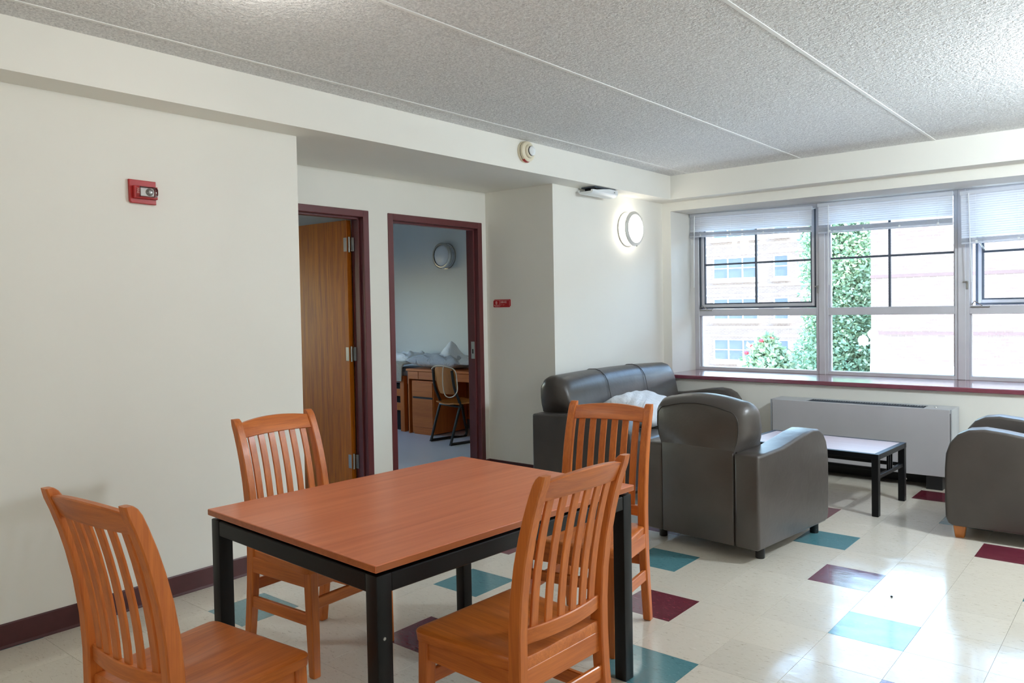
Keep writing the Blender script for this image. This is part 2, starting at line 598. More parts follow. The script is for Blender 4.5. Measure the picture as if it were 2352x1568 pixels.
for hid, dist, i, j, cx, cy in cells:
    k = tile_kind(i, j)
    rx, ry, dz = random.gauss(0, .0004), random.gauss(0, .0004), random.uniform(-.0002, .0002)
    if not hid and count < 298:
        count += 1
        if tile_proto[k] is None:
            o = tile_proto[k] = obj('floor_tile', tile_bm(), M[tile_mats[k]], floor)
            o.location = (cx, cy, dz); o.rotation_euler = (rx, ry, 0)
        else:
            o = again(tile_proto[k], floor, (cx, cy, dz), (rx, ry, 0))
        if k: o['label'] = ('', 'teal floor tile', 'maroon floor tile')[k]
    else:
        s = T / 2 - .0005
        f = rest.faces.new([rest.verts.new((cx + a * s, cy + b * s, 0)) for a, b in ((-1, -1), (1, -1), (1, 1), (-1, 1))])
        f.material_index = k
o = obj('floor_tiles_beyond', rest, [M[m] for m in tile_mats], floor)
o['kind'] = 'stuff'

bm = prism([(0, 0), (.014, 0), (.014, .003), (.008, .012), (.006, .1), (.003, .106), (0, .106)], Y0, YC1, 'y')
structure('baseboard_left', bm, M['maroon_base'], 'scuffed maroon cove base along the left wall', 'baseboard')
bm = bmesh.new()
for y0, y1 in ((YC1, 2.945), (3.995, 4.18), (5.25, YC2)):
    add_prism(bm, [(AX, 0), (AX + .014, 0), (AX + .008, .012), (AX + .006, .1), (AX, .106)], y0, y1, 'y')
structure('baseboard_alcove', bm, M['maroon_base'], 'maroon cove base between the door frames', 'baseboard')
bm = prism([(YC2, 0), (YC2 - .014, 0), (YC2 - .008, .012), (YC2 - .006, .1), (YC2, .106)], AX, 0, 'x')
add_prism(bm, [(-.004, 0), (.010, 0), (.004, .012), (.002, .1), (-.004, .106)], YC2, 6.975, 'y')
structure('baseboard_end', bm, M['maroon_base'], 'maroon cove base below the red sign, behind the sofa', 'baseboard')
bm = prism([(6.975, 0), (6.961, 0), (6.967, .012), (6.969, .1), (6.975, .106)], 0, XR, 'x')
structure('baseboard_window', bm, M['maroon_base'], 'maroon cove base under the windows behind the heater', 'baseboard')
bm = box((-.004, 6.942, .730), (3.9, 7.66, .766), .006, 2)
structure('window_sill', bm, M['sill'], 'glossy plum coloured sill running under all the windows', 'window sill')

# ------------------------------------------------------------------ windows
WY = 7.60
def bar_box(bm, x0, x1, y0, y1, z0, z1, b=.003):
    add_box(bm, (x0, y0, z0), (x1, y1, z1), b)
def window(n, x0, x1, label, hinged):
    w = root('window_%d' % n, label, 'window', (0, 0, 0), kind='structure')
    zt, zb, zr0, zr1 = 2.368, .765, 1.322, 1.392
    fw_ = .05
    bm = bmesh.new()
    bar_box(bm, x0, x0 + fw_, WY, WY + .09, zb, zt)
    bar_box(bm, x1 - fw_, x1, WY, WY + .09, zb, zt)
    bar_box(bm, x0 + fw_, x1 - fw_, WY, WY + .09, zt - .04, zt)
    bar_box(bm, x0 + fw_, x1 - fw_, WY, WY + .09, zb, zb + .034)
    bar_box(bm, x0 + fw_, x1 - fw_, WY + .002, WY + .09, zr0, zr1)
    # stepped inner lips
    for a, b in ((x0 + fw_, x0 + fw_ + .012), (x1 - fw_ - .012, x1 - fw_)):
        bar_box(bm, a, b, WY + .03, WY + .08, zb + .034, zr0, .001)
        bar_box(bm, a, b, WY + .03, WY + .08, zr1, zt - .04, .001)
    obj('frame', bm, M['alu'], w)
    ax0, ax1 = x0 + fw_ + .012, x1 - fw_ - .012
    obj('pane', box((ax0 - .005, WY + .048, zb + .03), (ax1 + .005, WY + .054, zr0 + .004)), M['glass'], w)
    if not hinged:
        obj('pane', box((ax0 - .005, WY + .048, zr1 - .004), (ax1 + .005, WY + .054, zt - .036)), M['glass'], w)
        xm = (ax0 + ax1) / 2
        obj('muntin', box((xm - .009, WY + .038, zr1), (xm + .009, WY + .064, zt - .04), .002), M['alu_dark'], w)
        obj('muntin', box((ax0, WY + .039, 1.838), (ax1, WY + .063, 1.856), .002), M['alu_dark'], w)
        return w
    # operable upper sash: hinge on its right stile
    s = bpy.data.objects.new('sash', None); COL.objects.link(s)
    bm = bmesh.new()
    sx0, sx1, sz0, sz1 = ax0 - .006, ax1 + .006, zr1 + .006, zt - .046
    Wd = sx1 - sx0
    t_ = .042
    bar_box(bm, -Wd, -Wd + t_, 0, .045, sz0, sz1)
    bar_box(bm, -t_, 0, 0, .045, sz0, sz1)
    bar_box(bm, -Wd + t_, -t_, 0, .045, sz0, sz0 + t_)
    bar_box(bm, -Wd + t_, -t_, 0, .045, sz1 - t_, sz1)
    sash = obj('sash', bm, M['alu'], w)
    bpy.data.objects.remove(s)
    sash.location = (sx1, WY + .02, 0)
    bm = bmesh.new()
    g = .014
    for a in ((-Wd - .004, -Wd + g), (-g, .004)):
        bar_box(bm, a[0], a[1], -.006, .003, sz0 - .004, sz1, .001)
    bar_box(bm, -Wd, 0, -.006, .003, sz0 - .004, sz0 + g, .001)
    obj('gasket', bm, M['alu_dark'], sash)
    bm = bmesh.new()
    for a in ((-Wd + t_ - .002, -Wd + t_ + .012), (-t_ - .012, -t_ + .002)):
        bar_box(bm, a[0], a[1], .006, .03, sz0 + t_, sz1 - t_, .001)
    bar_box(bm, -Wd + t_, -t_, .006, .03, sz0 + t_ - .002, sz0 + t_ + .012, .001)
    obj('glazing_bead', bm, M['alu_dark'], sash)
    obj('pane', box((-Wd + t_ - .004, .02, sz0 + t_ - .004), (-t_ + .004, .026, sz1 - t_ + .004)), M['glass'], sash)
    obj('muntin', box((-Wd / 2 - .009, .011, sz0 + t_), (-Wd / 2 + .009, .036, sz1 - t_), .002), M['alu_dark'], sash)
    obj('muntin', box((-Wd + t_, .012, 1.838), (-t_, .035, 1.856), .002), M['alu_dark'], sash)
    if hinged == 'open':
        sash.rotation_euler = (0, 0, R(-9))
        obj('stay_arm', tube([(x0 + .06, WY + .03, 2.0), (x0 + .10, WY + .14, 1.93), (x0 + .135, WY + .2, 1.85)], .006, 6), M['steel'], w)
        hx = x0 + .035
    else:
        hx = x1 - .03
    bm = box((hx - .008, WY - .012, 1.53), (hx + .008, WY + .002, 1.60), .003)
    add_box(bm, (hx - .03, WY - .03, 1.585), (hx + .006, WY - .012, 1.597), .003)
    obj('latch_handle', bm, M['steel'], w)
    bm = box((x0 + .06, WY - .01, 1.375), (x0 + .2, WY + .004, 1.387), .003)
    add_tube(bm, [(x0 + .07, WY - .008, 1.40), (x0 + .09, WY - .02, 1.43), (x0 + .15, WY - .02, 1.39)], .005, 6)
    obj('stay_bracket', bm, M['steel'], w)
    return w
window(1, .091, 1.395, 'left window of the row, dark edged closed upper sash', 'shut')
window(2, 1.405, 2.555, 'middle window of the row, fixed panes with the green tree behind', None)
window(3, 2.565, 3.76, 'right window of the row, upper sash swung open', 'open')
bm = bmesh.new()
for x in (1.4, 2.56):
    add_box(bm, (x - .03, WY - .012, .765), (x + .03, WY, 2.368), .004)
structure('trim_3', bm, M['alu'], 'grey cover strips on the mullions between the windows', 'trim')

def blind(x0, x1, ztop, zbot, tilt, n_stack, label, wand_x):
    y = 7.50
    b = root('venetian_blind', label, 'blind', (x0, y, ztop), group=None)
    b.rotation_euler = (0, R(tilt), 0)
    W = x1 - x0
    h = ztop - zbot
    bm = box((0, -.018, -.032), (W, .02, 0), .002)
    obj('headrail', bm, M['blind'], b)
    stack = .012 + n_stack * .0042
    z = -.040
    proto = None
    while z > -(h - stack - .016):
        if proto is None:
            prof = [(-.0045, .0115), (-.0005, .006), (.001, 0), (.0005, -.006), (-.0015, -.0115)]
            bm = bmesh.new()
            rows = [[bm.verts.new((x, a, c)) for a, c in prof] for x in (.004, W - .004)]
            for k in range(4):
                bm.faces.new((rows[0][k], rows[1][k], rows[1][k + 1], rows[0][k + 1]))
            proto = obj('slat', bm, M['blind'], b, 60, loc=(0, 0, z))
        else:
            again(proto, b, (0, 0, z))
        z -= .0185
    bm = bmesh.new()
    zz = -h + .016
    for k in range(n_stack):
        add_box(bm, (.004, -.0125, zz), (W - .004, .0125, zz + .0022))
        zz += .0042
    o = obj('slat_stack', bm, M['blind'], b); o['kind'] = 'stuff'
    obj('bottom_rail', box((.003, -.013, -h), (W - .003, .013, -h + .013), .003), M['blind'], b)
    fr = [.1, .36, .63, .9]
    for f in fr:
        bm = tube([(W * f, -.014, -.03), (W * f, -.014, -h + .008)], .0009, 5)
        add_box(bm, (W * f - .009, -.016, -h + .004), (W * f + .009, -.012, -h + .026), .002)
        obj('ladder_cord', bm, M['white_plastic'], b)
    obj('wand', tube([(wand_x, -.022, -.02), (wand_x + .003, -.026, -.3), (wand_x + .01, -.026, -.75)], .0045, 6), M['white_plastic'], b)
blind(.10, 1.35, 2.366, 2.13, 1.5, 8, 'raised white venetian blind over the left window', .06)
blind(1.40, 2.515, 2.350, 2.075, .3, 10, 'raised white venetian blind over the middle window', .10)
blind(2.565, 3.70, 2.335, 1.90, -1.0, 8, 'white venetian blind over the right window, lowered furthest', .065)

# ------------------------------------------------------------------ doors
def door_frame(n, y0, y1, label, strike_side):
    d = root('door_%d' % n, label, 'door', kind='structure')
    ft = .052
    zt = 2.187
    bm = bmesh.new()
    xa, xb = AX + .008, -.89
    add_box(bm, (xb, y0, 0), (xa, y0 + ft, zt), .004)
    add_box(bm, (xb, y1 - ft, 0), (xa, y1, zt), .004)
    add_box(bm, (xb, y0 + ft - .001, zt - ft), (xa, y1 - ft + .001, zt), .004)
    # stops
    xs0, xs1 = -.84, -.79
    add_box(bm, (xs0, y0 + ft - .002, 0), (xs1, y0 + ft + .014, zt - ft), .002)
    add_box(bm, (xs0, y1 - ft - .014, 0), (xs1, y1 - ft + .002, zt - ft), .002)
    add_box(bm, (xs0, y0 + ft, zt - ft - .014), (xs1, y1 - ft, zt - ft + .002), .002)
    obj('frame', bm, M['maroon'], d)
    return d
d1 = door_frame(1, 2.94, 3.993, 'maroon framed doorway with its oak leaf swung open inwards', 'l')
leaf = obj('door_leaf', box((-.02, -.905, .008), (.022, -.004, 2.125), .0015), M['door_wood'], d1)
leaf.location = (-.895, 3.925, 0)
leaf.rotation_euler = (0, 0, R(-88.5))
for z in (1.94, 1.11, .29):
    bm = tube([(-.892, 3.918, z - .058), (-.892, 3.918, z + .058)], .0075, 8)
    add_box(bm, (-.888, 3.9285, z - .052), (-.852, 3.942, z + .052), .001)
    add_box(bm, (-.932, 3.897, z - .052), (-.896, 3.9005, z + .052), .001)
    obj('hinge', bm, M['steel'], d1)
d2 = door_frame(2, 4.181, 5.25, 'maroon framed open doorway to the bedroom with the desk', 'r')
bm = box((-.835, 5.1805, 1.00), (-.795, 5.1855, 1.15), .001)
o = obj('strike_plate', bm, M['steel'], d2)
bm = box((-.822, 5.1795, 1.045), (-.808, 5.1812, 1.085))
obj('strike_hole', bm, M['dark_gap'], o)

# ------------------------------------------------------------------ bedrooms beyond the doors
bm = bmesh.new()
add_box(bm, (-4.7, 1.0, 0), (-4.55, 1.9, H)); add_box(bm, (-4.7, 2.9, 0), (-4.55, 4.9, H))
add_box(bm, (-4.7, 5.9, 0), (-4.55, 7.1, H))
for a, b in ((1.9, 2.9), (4.9, 5.9)):
    add_box(bm, (-4.7, a, 0), (-4.55, b, .85)); add_box(bm, (-4.7, a, 2.0), (-4.55, b, H))
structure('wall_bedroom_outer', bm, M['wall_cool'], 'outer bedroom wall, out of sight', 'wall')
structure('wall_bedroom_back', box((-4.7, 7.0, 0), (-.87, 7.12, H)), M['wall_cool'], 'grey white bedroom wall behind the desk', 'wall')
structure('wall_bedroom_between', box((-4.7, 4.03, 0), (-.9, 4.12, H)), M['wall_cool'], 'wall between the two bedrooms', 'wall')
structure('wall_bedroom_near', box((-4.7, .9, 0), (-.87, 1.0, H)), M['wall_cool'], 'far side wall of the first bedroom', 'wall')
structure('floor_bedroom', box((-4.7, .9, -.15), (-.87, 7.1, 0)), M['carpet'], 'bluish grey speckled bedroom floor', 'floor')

# ------------------------------------------------------------------ dining table
def dining_table():
    t = root('dining_table', 'rectangular table with cherry laminate top on black square legs', 'table', (1.806, 2.149, 0), R(-2.8))
    hw, hl = .482, .612
    obj('tabletop', box((-hw, -hl, .728), (hw, hl, .750), .0025, 2), M['table_top'], t)
    bm = bmesh.new()
    for s in (-1, 1):
        add_box(bm, (s * hw - .0004 - .0002, -hl + .002, .7305), (s * hw + .0004 + .0002, hl - .002, .7475))
        add_box(bm, (-hw + .002, s * hl - .0006, .7305), (hw - .002, s * hl + .0006, .7475))
    obj('edge_band', bm, M['table_edge'], t)
    L = .052
    for sx in (-1, 1):
        for sy in (-1, 1):
            x, y = sx * (hw - .008 - L / 2), sy * (hl - .008 - L / 2)
            obj('leg', box((x - L / 2, y - L / 2, 0), (x + L / 2, y + L / 2, .716), .004, 2), M['black_metal'], t, 40)
    xi, yi = hw - .008 - L, hl - .008 - L
    for s in (-1, 1):
        y = s * (hl - .012 - .0125)
        obj('rail', box((-xi, y - .0145, .662), (xi, y + .0145, .714), .003), M['black_metal'], t)
        x = s * (hw - .012 - .0125)
        obj('rail', box((x - .0145, -yi, .662), (x + .0145, yi, .714), .003), M['black_metal'], t)
    obj('top_spacer', box((-hw + .035, -hl + .035, .712), (hw - .035, hl - .035, .729)), M['black'], t)
    obj('screw', lathe([(0, 0), (.005, 0), (.0045, .002), (0, .0028)], 10, 'x', (hw - .008, -hl + .03, .54)), M['steel'], t)
    return t
dining_table()

# ------------------------------------------------------------------ dining chairs
def interp(tab, z):
    for (a, va), (b, vb) in zip(tab[:-1], tab[1:]):
        if z <= b:
            k = (z - a) / (b - a)
            return va + (vb - va) * k
    return tab[-1][1]
YREAR = [(0, -.243), (.1, -.231), (.2, -.2205), (.3, -.213), (.42, -.208), (.52, -.2085), (.62, -.215), (.72, -.229), (.82, -.2505), (.9, -.2745), (.985, -.308)]
DEP = [(0, .034), (.25, .042), (.42, .047), (.6, .046), (.8, .041), (.985, .036)]
def dining_chair(label, loc, rz):
    c = root('dining_chair', label, 'chair', loc, rz, 'four slat-back dining chairs round the table')
    for s in (-1, 1):
        secs = []
        zs = [0, .004, .1, .2, .3, .42, .52, .62, .72, .8, .86, .92, .955, .972, .98, .9825]
        for i, z in enumerate(zs):
            yr, d = interp(YREAR, z), interp(DEP, z)
            w = .0365
            ch = .004
            if i == 0: w -= .006; d -= .006
            y = yr + d / 2
            if z > .96:
                k = (z - .96) / .0225
                cut = .012 * k * k
                y = yr + (d - cut) / 2 + .002 * k
                d -= cut + .003 * k
                w -= .004 * k
            secs.append([(p[0], p[1], z) for p in crect(s * (.2135 - .0045 * z - .018), y, w, d, ch)])
        obj('back_post', loft(secs), M['chair_z'], c, 35)
    def ymid(z): return interp(YREAR, z) + interp(DEP, z) * .5
    def curved(z0, z1, th, bow, arch, half, mat, name):
        secs = []
        N = 12
        for k in range(N + 1):
            x = -half + 2 * half * k / N
            u = 1 - (x / half) ** 2
            zt, zb = z1 + arch * u, z0 + arch * .25 * u
            yt, yb = ymid(zt) - bow * u, ymid(zb) - bow * u
            cc = .003
            secs.append([(x, yb - th / 2 + cc, zb), (x, yb + th / 2 - cc, zb), (x, yb + th / 2, zb + cc), (x, yt + th / 2, zt - cc),
                         (x, yt + th / 2 - cc, zt), (x, yt - th / 2 + cc, zt), (x, yt - th / 2, zt - cc), (x, yb - th / 2, zb + cc)])
        obj(name, loft(secs), M[mat], c, 40)
    curved(.902, .962, .022, .016, .015, .177, 'chair_x', 'crest_rail')
    curved(.486, .532, .022, .022, 0, .179, 'chair_x', 'lower_rail')
    for k in range(6):
        x = (k - 2.5) * .0543
        u = 1 - (x / .177) ** 2
        secs = []
        for z in (.526, .58, .64, .70, .76, .82, .87, .91):
            bow = .022 + (.016 - .022) * (z - .52) / .41
            tt = (z - .526) / .384
            y = ymid(.526) + (ymid(.91) - ymid(.526)) * tt + .05 * tt * (1 - tt) - bow * u
            secs.append([(p[0], p[1], z) for p in crect(x * (1 + .03 * (z - .56)), y, .031, .009, .002)])
        obj('slat', loft(secs), M['chair_z'], c, 40)
    # saddle seat
    rows = []
    ys = [-.195, -.192, -.185, -.168, -.1655, -.14, -.1, -.05, 0, .05, .1, .14, .17, .195, .207, .215, .221, .2245, .226]
    us = [-1, -.975, -.93, -.8, -.65, -.5, -.35, -.2, -.08, 0, .08, .2, .35, .5, .65, .8, .93, .975, 1]
    def hw(y):
        if y <= -.167: return .179
        h = .206 + (.236 - .206) * (y + .165) / .36
        r = .042
        if y > .226 - r:
            k = (y - (.226 - r)) / r
            h -= r * (1 - math.sqrt(max(0, 1 - k * k)))
        return h
    bm = bmesh.new()
    topv, botv = [], []
    for y in ys:
        a, b = [], []
        for u in us:
            x = u * hw(y)
            dish = .013 * (math.exp(-((abs(x) - .085) / .065) ** 2)) * math.exp(-((y + .03) / .13) ** 2)
            ridge = 0
            z = .449 - dish
            if abs(u) > .95: z -= .0022
            if abs(u) == 1: z -= .0055
            if y > .204: z -= .010 * ((y - .204) / .022) ** 2
            if y < -.193: z -= .005
            a.append(bm.verts.new((x, y, z)))
            b.append(bm.verts.new((x * .992, y - (.003 if y > .2 else 0), .414)))
        topv.append(a); botv.append(b)
    ny, nu = len(ys), len(us)
    for i in range(ny - 1):
        for j in range(nu - 1):
            bm.faces.new((topv[i][j], topv[i][j + 1], topv[i + 1][j + 1], topv[i + 1][j]))
            bm.faces.new((botv[i][j], botv[i + 1][j], botv[i + 1][j + 1], botv[i][j + 1]))
        bm.faces.new((topv[i][0], topv[i + 1][0], botv[i + 1][0], botv[i][0]))
        bm.faces.new((topv[i][-1], botv[i][-1], botv[i + 1][-1], topv[i + 1][-1]))
    for j in range(nu - 1):
        bm.faces.new((topv[0][j], botv[0][j], botv[0][j + 1], topv[0][j + 1]))
        bm.faces.new((topv[-1][j], topv[-1][j + 1], botv[-1][j + 1], botv[-1][j]))
    obj('seat', bm, M['chair_y'], c, 38)
    for s in (-1, 1):
        secs = []
        for z, w in ((0, .031), (.004, .034), (.2, .039), (.4145, .041)):
            secs.append([(p[0], p[1], z) for p in crect(s * (.2005 - .006 * z), .2065 - .034 * z, w, w, .003)])
        obj('front_leg', loft(secs), M['chair_z'], c, 35)
        obj('apron', box((s * .2015 - .010, -.166, .350), (s * .2015 + .010, .182, .4142), .002), M['chair_y'], c)
        obj('stretcher', box((s * .1985 - .009, -.180, .196), (s * .1985 + .009, .187, .245), .003), M['chair_y'], c)
    obj('apron', box((-.179, .190, .350), (.179, .208, .4142), .002), M['chair_x'], c)
    obj('apron', box((-.178, -.196, .350), (.178, -.178, .4142), .002), M['chair_x'], c)
    obj('stretcher', box((-.180, .189, .262), (.180, .205, .308), .003), M['chair_x'], c)
    obj('stretcher', box((-.180, -.205, .262), (.180, -.189, .308), .003), M['chair_x'], c)
    return c
CHAIRS = [((1.7707, 1.2578, 0), .0943, 'nearest wooden slat-back chair, at the near short end of the table'),
          ((1.0964, 2.162, 0), -1.5106, 'wooden slat-back chair between the table and the left wall'),
          ((2.3166, 2.0193, 0), 1.5368, 'wooden slat-back chair seen from behind, on the near long side of the table'),
          ((1.9126, 2.9954, 0), 3.3206, 'wooden slat-back chair at the far end of the table, in front of the sofa')]
first = dining_chair(CHAIRS[0][2], CHAIRS[0][0], CHAIRS[0][1])
for loc, rz, label in CHAIRS[1:]:
    r_ = first.copy()
    COL.objects.link(r_)
    r_.location = loc
    r_.rotation_euler = (0, 0, rz)
    r_['label'] = label
    for ch in list(first.children):
        again(ch, r_)

# ------------------------------------------------------------------ leather seating
def superround(hw_, z0, z1, zc, r, arch, flare):
    """half outline (right side) of a back cushion section, bottom to top centre"""
    pts = [(hw_ - flare, z0), (hw_ - flare, zc), (hw_ - flare * .35, zc + .05), (hw_, zc + .11), (hw_, z1 - r)]
    for k in range(1, 7):
        a = R(90 * k / 6)
        pts.append((hw_ - r + r * math.cos(a), z1 - r + r * math.sin(a)))
    x_end = hw_ - r
    for k in range(1, 5):
        x = x_end * (1 - k / 4)
        pts.append((x, z1 + arch * (1 - (x / x_end) ** 2)))
    return pts
def couch(name, label, cat, loc, rz, W, D, cushions, foot, arch=.03, ztop=.886, back_flare=.062):
    c = root(name, label, cat, loc, rz)
    aw = .152
    hx, hy = W / 2, D / 2
    zb = .075
    prof = [(-hy, zb + .01), (-hy + .01, zb), (hy - .05, zb), (hy - .02, zb + .012), (hy - .004, zb + .05), (hy, .25), (hy, .42), (hy - .006, .51),
            (hy - .028, .578), (hy - .07, .632), (hy - .13, .662), (hy - .21, .672), (hy - .32, .660), (hy - .45, .638), (hy - .6, .614), (-hy + .1, .606), (-hy + .01, .602), (-hy, .592)]
    for s in (-1, 1):
        x0, x1 = (hx - aw, hx) if s > 0 else (-hx, -hx + aw)
        bm = prism(prof, x0, x1, 'x', .03, 4)
        a = obj('arm', bm, M['leather'], c, 50)
        pts = [(s * (hx - .0065), p[0] * .985, p[1] - .012 if p[1] > .3 else p[1] + .012) for p in prof[3:-1]]
        obj('welt', tube(pts, .003, 6), M['seam_dark'], a, 60)
    ix = hx - aw
    obj('base', box((-ix - .005, -hy + .03, .085), (ix + .005, hy - .03, .30), .02, 3), M['leather'], c, 50)
    # rear panel between the arms
    obj('rear_panel', box((-ix + .003, -hy - .0035, .078), (ix - .003, -hy + .10, .618), .006, 2), M['leather'], c, 50)
    n = cushions
    cw = 2 * ix / n
    for k in range(n):
        xa = -ix + k * cw
        obj('seat_cushion', box((xa + .002, -hy + .2, .29), (xa + cw - .002, hy + .012, .455), .045, 5), M['leather'], c, 50)
    # lofted back
    secs = []
    hb = ix + .004 + back_flare
    for y, dh, dz, r_ in ((-.002, -.046, -.058, .06), (.004, -.034, -.05, .07), (.03, -.014, -.022, .075), (.075, 0, -.003, .078), (.13, .002, 0, .078), (.18, -.010, -.012, .075), (.215, -.03, -.04, .08), (.235, -.06, -.08, .07)):
        half = superround(hb + dh, .46 if y > .05 else .605, ztop + dz, .612, r_, arch, back_flare + dh if back_flare + dh > 0 else .0)
        lean = lambda z: -.05 * max(0, (z - .6)) / .3
        pts = [(x, -hy + y + (.0 if y < .02 else 0) + (.10 * (1 - (z - .45) / .45) if y > .12 else 0), z) for x, z in half]
        full = pts + [(-x, yy, z) for x, yy, z in pts[-2::-1]]
        secs.append(full)
    b = obj('back_cushion', loft(secs), M['leather'], c, 60)
    # seams running over the back between sections
    for k in range(1, n):
        x = -ix - back_flare + (2 * (ix + back_flare)) * k / n
        line = [(x, -hy + .0, .80), (x, -hy + .008, .857), (x, -hy + .03, .8905), (x, -hy + .075, .9095), (x, -hy + .135, .9125), (x, -hy + .188, .8985), (x, -hy + .235, .862), (x, -hy + .262, .82), (x, -hy + .29, .70), (x, -hy + .31, .6), (x, -hy + .33, .47)]
        obj('seam', tube(line, .003, 6), M['seam_dark'], b, 60)
    # rear outline seam
    half = superround(hb - .036, .625, ztop - .05, .612, .07, arch, back_flare - .034)
    line = [(x, -hy + .0015, z) for x, z in half] + [(-x, -hy + .0015, z) for x, z in half[-2::-1]]
    obj('seam', tube(line, .0025, 6), M['seam_dark'], b, 60)
    for sx in (-1, 1):
        for sy in (-1, 1):
            x, y = sx * (hx - .065), (sy * (hy - .075) if sy > 0 else sy * (hy - .13))
            if foot == 'wood':
                bm = loft([[(p[0], p[1], z) for p in crect(x, y, w, w, .004)] for z, w in ((0, .046), (.004, .05), (.09, .072))])
                obj('foot', bm, M['foot_wood'], c, 35)
            else:
                obj('foot', lathe([(0, 0), (.024, 0), (.026, .004), (.026, .09), (0, .09)], 16, 'z', (x, y, 0)), M['black'], c, 40)
    return c
couch('armchair', 'dark taupe leather armchair with its back to the viewer and black feet', 'armchair', (1.826, 4.737, 0), R(-6), .79, .88, 1, 'black')
couch('armchair', 'dark taupe leather armchair cut by the right picture edge, orange wooden feet', 'armchair', (3.285, 5.835, 0), R(91.5), .80, .88, 1, 'wood')
couch('sofa', 'three-seat dark taupe leather sofa against the wall below the round lamp', 'sofa', (.475, 5.943, 0), R(-90), 1.985, .90, 3, 'black', .016, .895)

def pillow_bm(L, W_, Th, seed, nu=26, nv=20, amp=.02):
    rnd = random.Random(seed)
    ph = [(rnd.uniform(0, 6.28), rnd.uniform(2, 7), rnd.uniform(2, 7)) for _ in range(7)]
    bm = bmesh.new()
    grids = []
    for s in (1, -1):
        g = []
        for i in range(nu + 1):
            row = []
            for j in range(nv + 1):
                u, v = 2 * i / nu - 1, 2 * j / nv - 1
                pin = 1 - .07 * (abs(u) ** 4) * (1 - abs(v)) - .0 * v
                x = u * L / 2 * (1 - .06 * (1 - v * v) * abs(u) ** 3)
                y = v * W_ / 2 * (1 - .06 * (1 - u * u) * abs(v) ** 3)
                t = ((1 - u ** 4) * (1 - v ** 4)) ** .55
                w = sum(math.sin(a * u * 2.3 + b * v * 2.1 + p) for p, a, b in ph) / 7
                z = s * Th / 2 * t * (1 + .14 * w) + (amp * w * t if s > 0 else 0)
                row.append(bm.verts.new((x, y, z)))
            g.append(row)
        grids.append(g)
    for g in grids:
        for i in range(nu):
            for j in range(nv):
                bm.faces.new((g[i][j], g[i + 1][j], g[i + 1][j + 1], g[i][j + 1]))
    bmesh.ops.remove_doubles(bm, verts=bm.verts[:], dist=1e-5)
    return bm
p = obj('pillow', pillow_bm(.46, .68, .21, 3, amp=.008), M['bedding'], None, 180)
p.location = (.56, 5.80, .588)
p.rotation_euler = (0, R(16), R(2))
tag(p, 'plump white pillow lying on the leather sofa', 'pillow')

# ------------------------------------------------------------------ coffee table
def coffee_table():
    t = root('coffee_table', 'low black metal coffee table with a shiny pale reflecting top', 'table', (1.932, 5.975, 0), R(-3))
    hw_, hl = .50, .298
    L = .044
    obj('tabletop', box((-hw_ + .035, -hl + .035, .400), (hw_ - .035, hl - .035, .4195), .001), M['coffee_top'], t)
    for s in (-1, 1):
        obj('rim', box((-hw_, s * (hl - .018) - .018, .383), (hw_, s * (hl - .018) + .018, .42), .002), M['black_metal'], t)
        obj('rim', box((s * (hw_ - .018) - .018, -hl + .036, .383), (s * (hw_ - .018) + .018, hl - .036, .42), .002), M['black_metal'], t)
    for sx in (-1, 1):
        for sy in (-1, 1):
            x, y = sx * (hw_ - L / 2 - .001), sy * (hl - L / 2 - .001)
            obj('leg', box((x - L / 2, y - L / 2, 0), (x + L / 2, y + L / 2, .386), .003), M['black_metal'], t)
        x = sx * (hw_ - .022)
        obj('side_rail', box((x - .012, -hl + L - .002, .248), (x + .012, hl - L + .002, .274), .002), M['black_metal'], t)
        for k in (-1, 0, 1):
            obj('spindle', box((x - .006, k * .04 - .006, .27), (x + .006, k * .04 + .006, .386), .001), M['black_metal'], t)
    obj('stretcher', box((-hw_ + .03, -.012, .25), (hw_ - .03, .012, .272), .002), M['black_metal'], t)
    obj('lower_shelf_bar', box((-hw_ + L - .002, hl - .03, .248), (hw_ - L + .002, hl - .012, .274), .002), M['black_metal'], t)
coffee_table()

# ------------------------------------------------------------------ heater under the window
def heater():
    h = root('heater', 'long grey enamelled heater cabinet on black feet under the windows', 'heater', (1.255, 6.70, 0))
    W, D = 1.40, .255
    z0, z1 = .104, .618
    bm = bmesh.new()
    add_box(bm, (0, .004, z0 + .01), (.012, D, z1), .002)
    add_box(bm, (W - .012, .004, z0 + .01), (W, D, z1), .002)
    add_box(bm, (.0125, .002, z1 - .03), (.30, D - .001, z1 - .0006), .001)
    add_box(bm, (W - .20, .002, z1 - .03), (W - .0125, D - .001, z1 - .0006), .001)
    add_box(bm, (.301, D - .06, z1 - .03), (W - .201, D - .001, z1 - .0006), .001)
    add_box(bm, (.301, .0125, z1 - .03), (W - .201, .02, z1 - .0006), .001)
    obj('cabinet', bm, M['heater_trim'], h)
    obj('front_panel', box((.016, 0, z0), (W - .016, .012, z1 - .002), .003), M['heater'], h)
    obj('inner_box', box((.012, .02, z0 + .02), (W - .012, D - .004, z1 - .06)), M['dark_gap'], h)
    pr = None
    for k in range(46):
        x = .305 + k * .0198
        if pr is None:
            pr = obj('grille_bar', box((-.002, .02, z1 - .024), (.002, D - .06, z1 - .004)), M['alu_dark'], h, loc=(x, 0, 0))
        else:
            again(pr, h, (x, 0, 0))
    obj('latch', lathe([(0, 0), (.012, 0), (.010, .004), (0, .005)], 14, 'z', (W - .13, .1, z1)), M['steel'], h)
    for x in (.06, W - .18):
        obj('foot', box((x, .004, 0), (x + .115, D - .02, z0 + .012), .003), M['black'], h)
    obj('toe_back', box((.18, D - .05, .0), (W - .19, D - .035, z0)), M['black'], h)
    obj('cable', tube([(1.02, .05, .11), (1.05, .04, .105), (1.06, .035, .085), (1.075, .035, .05)], .004, 6), M['cord'], h)
heater()

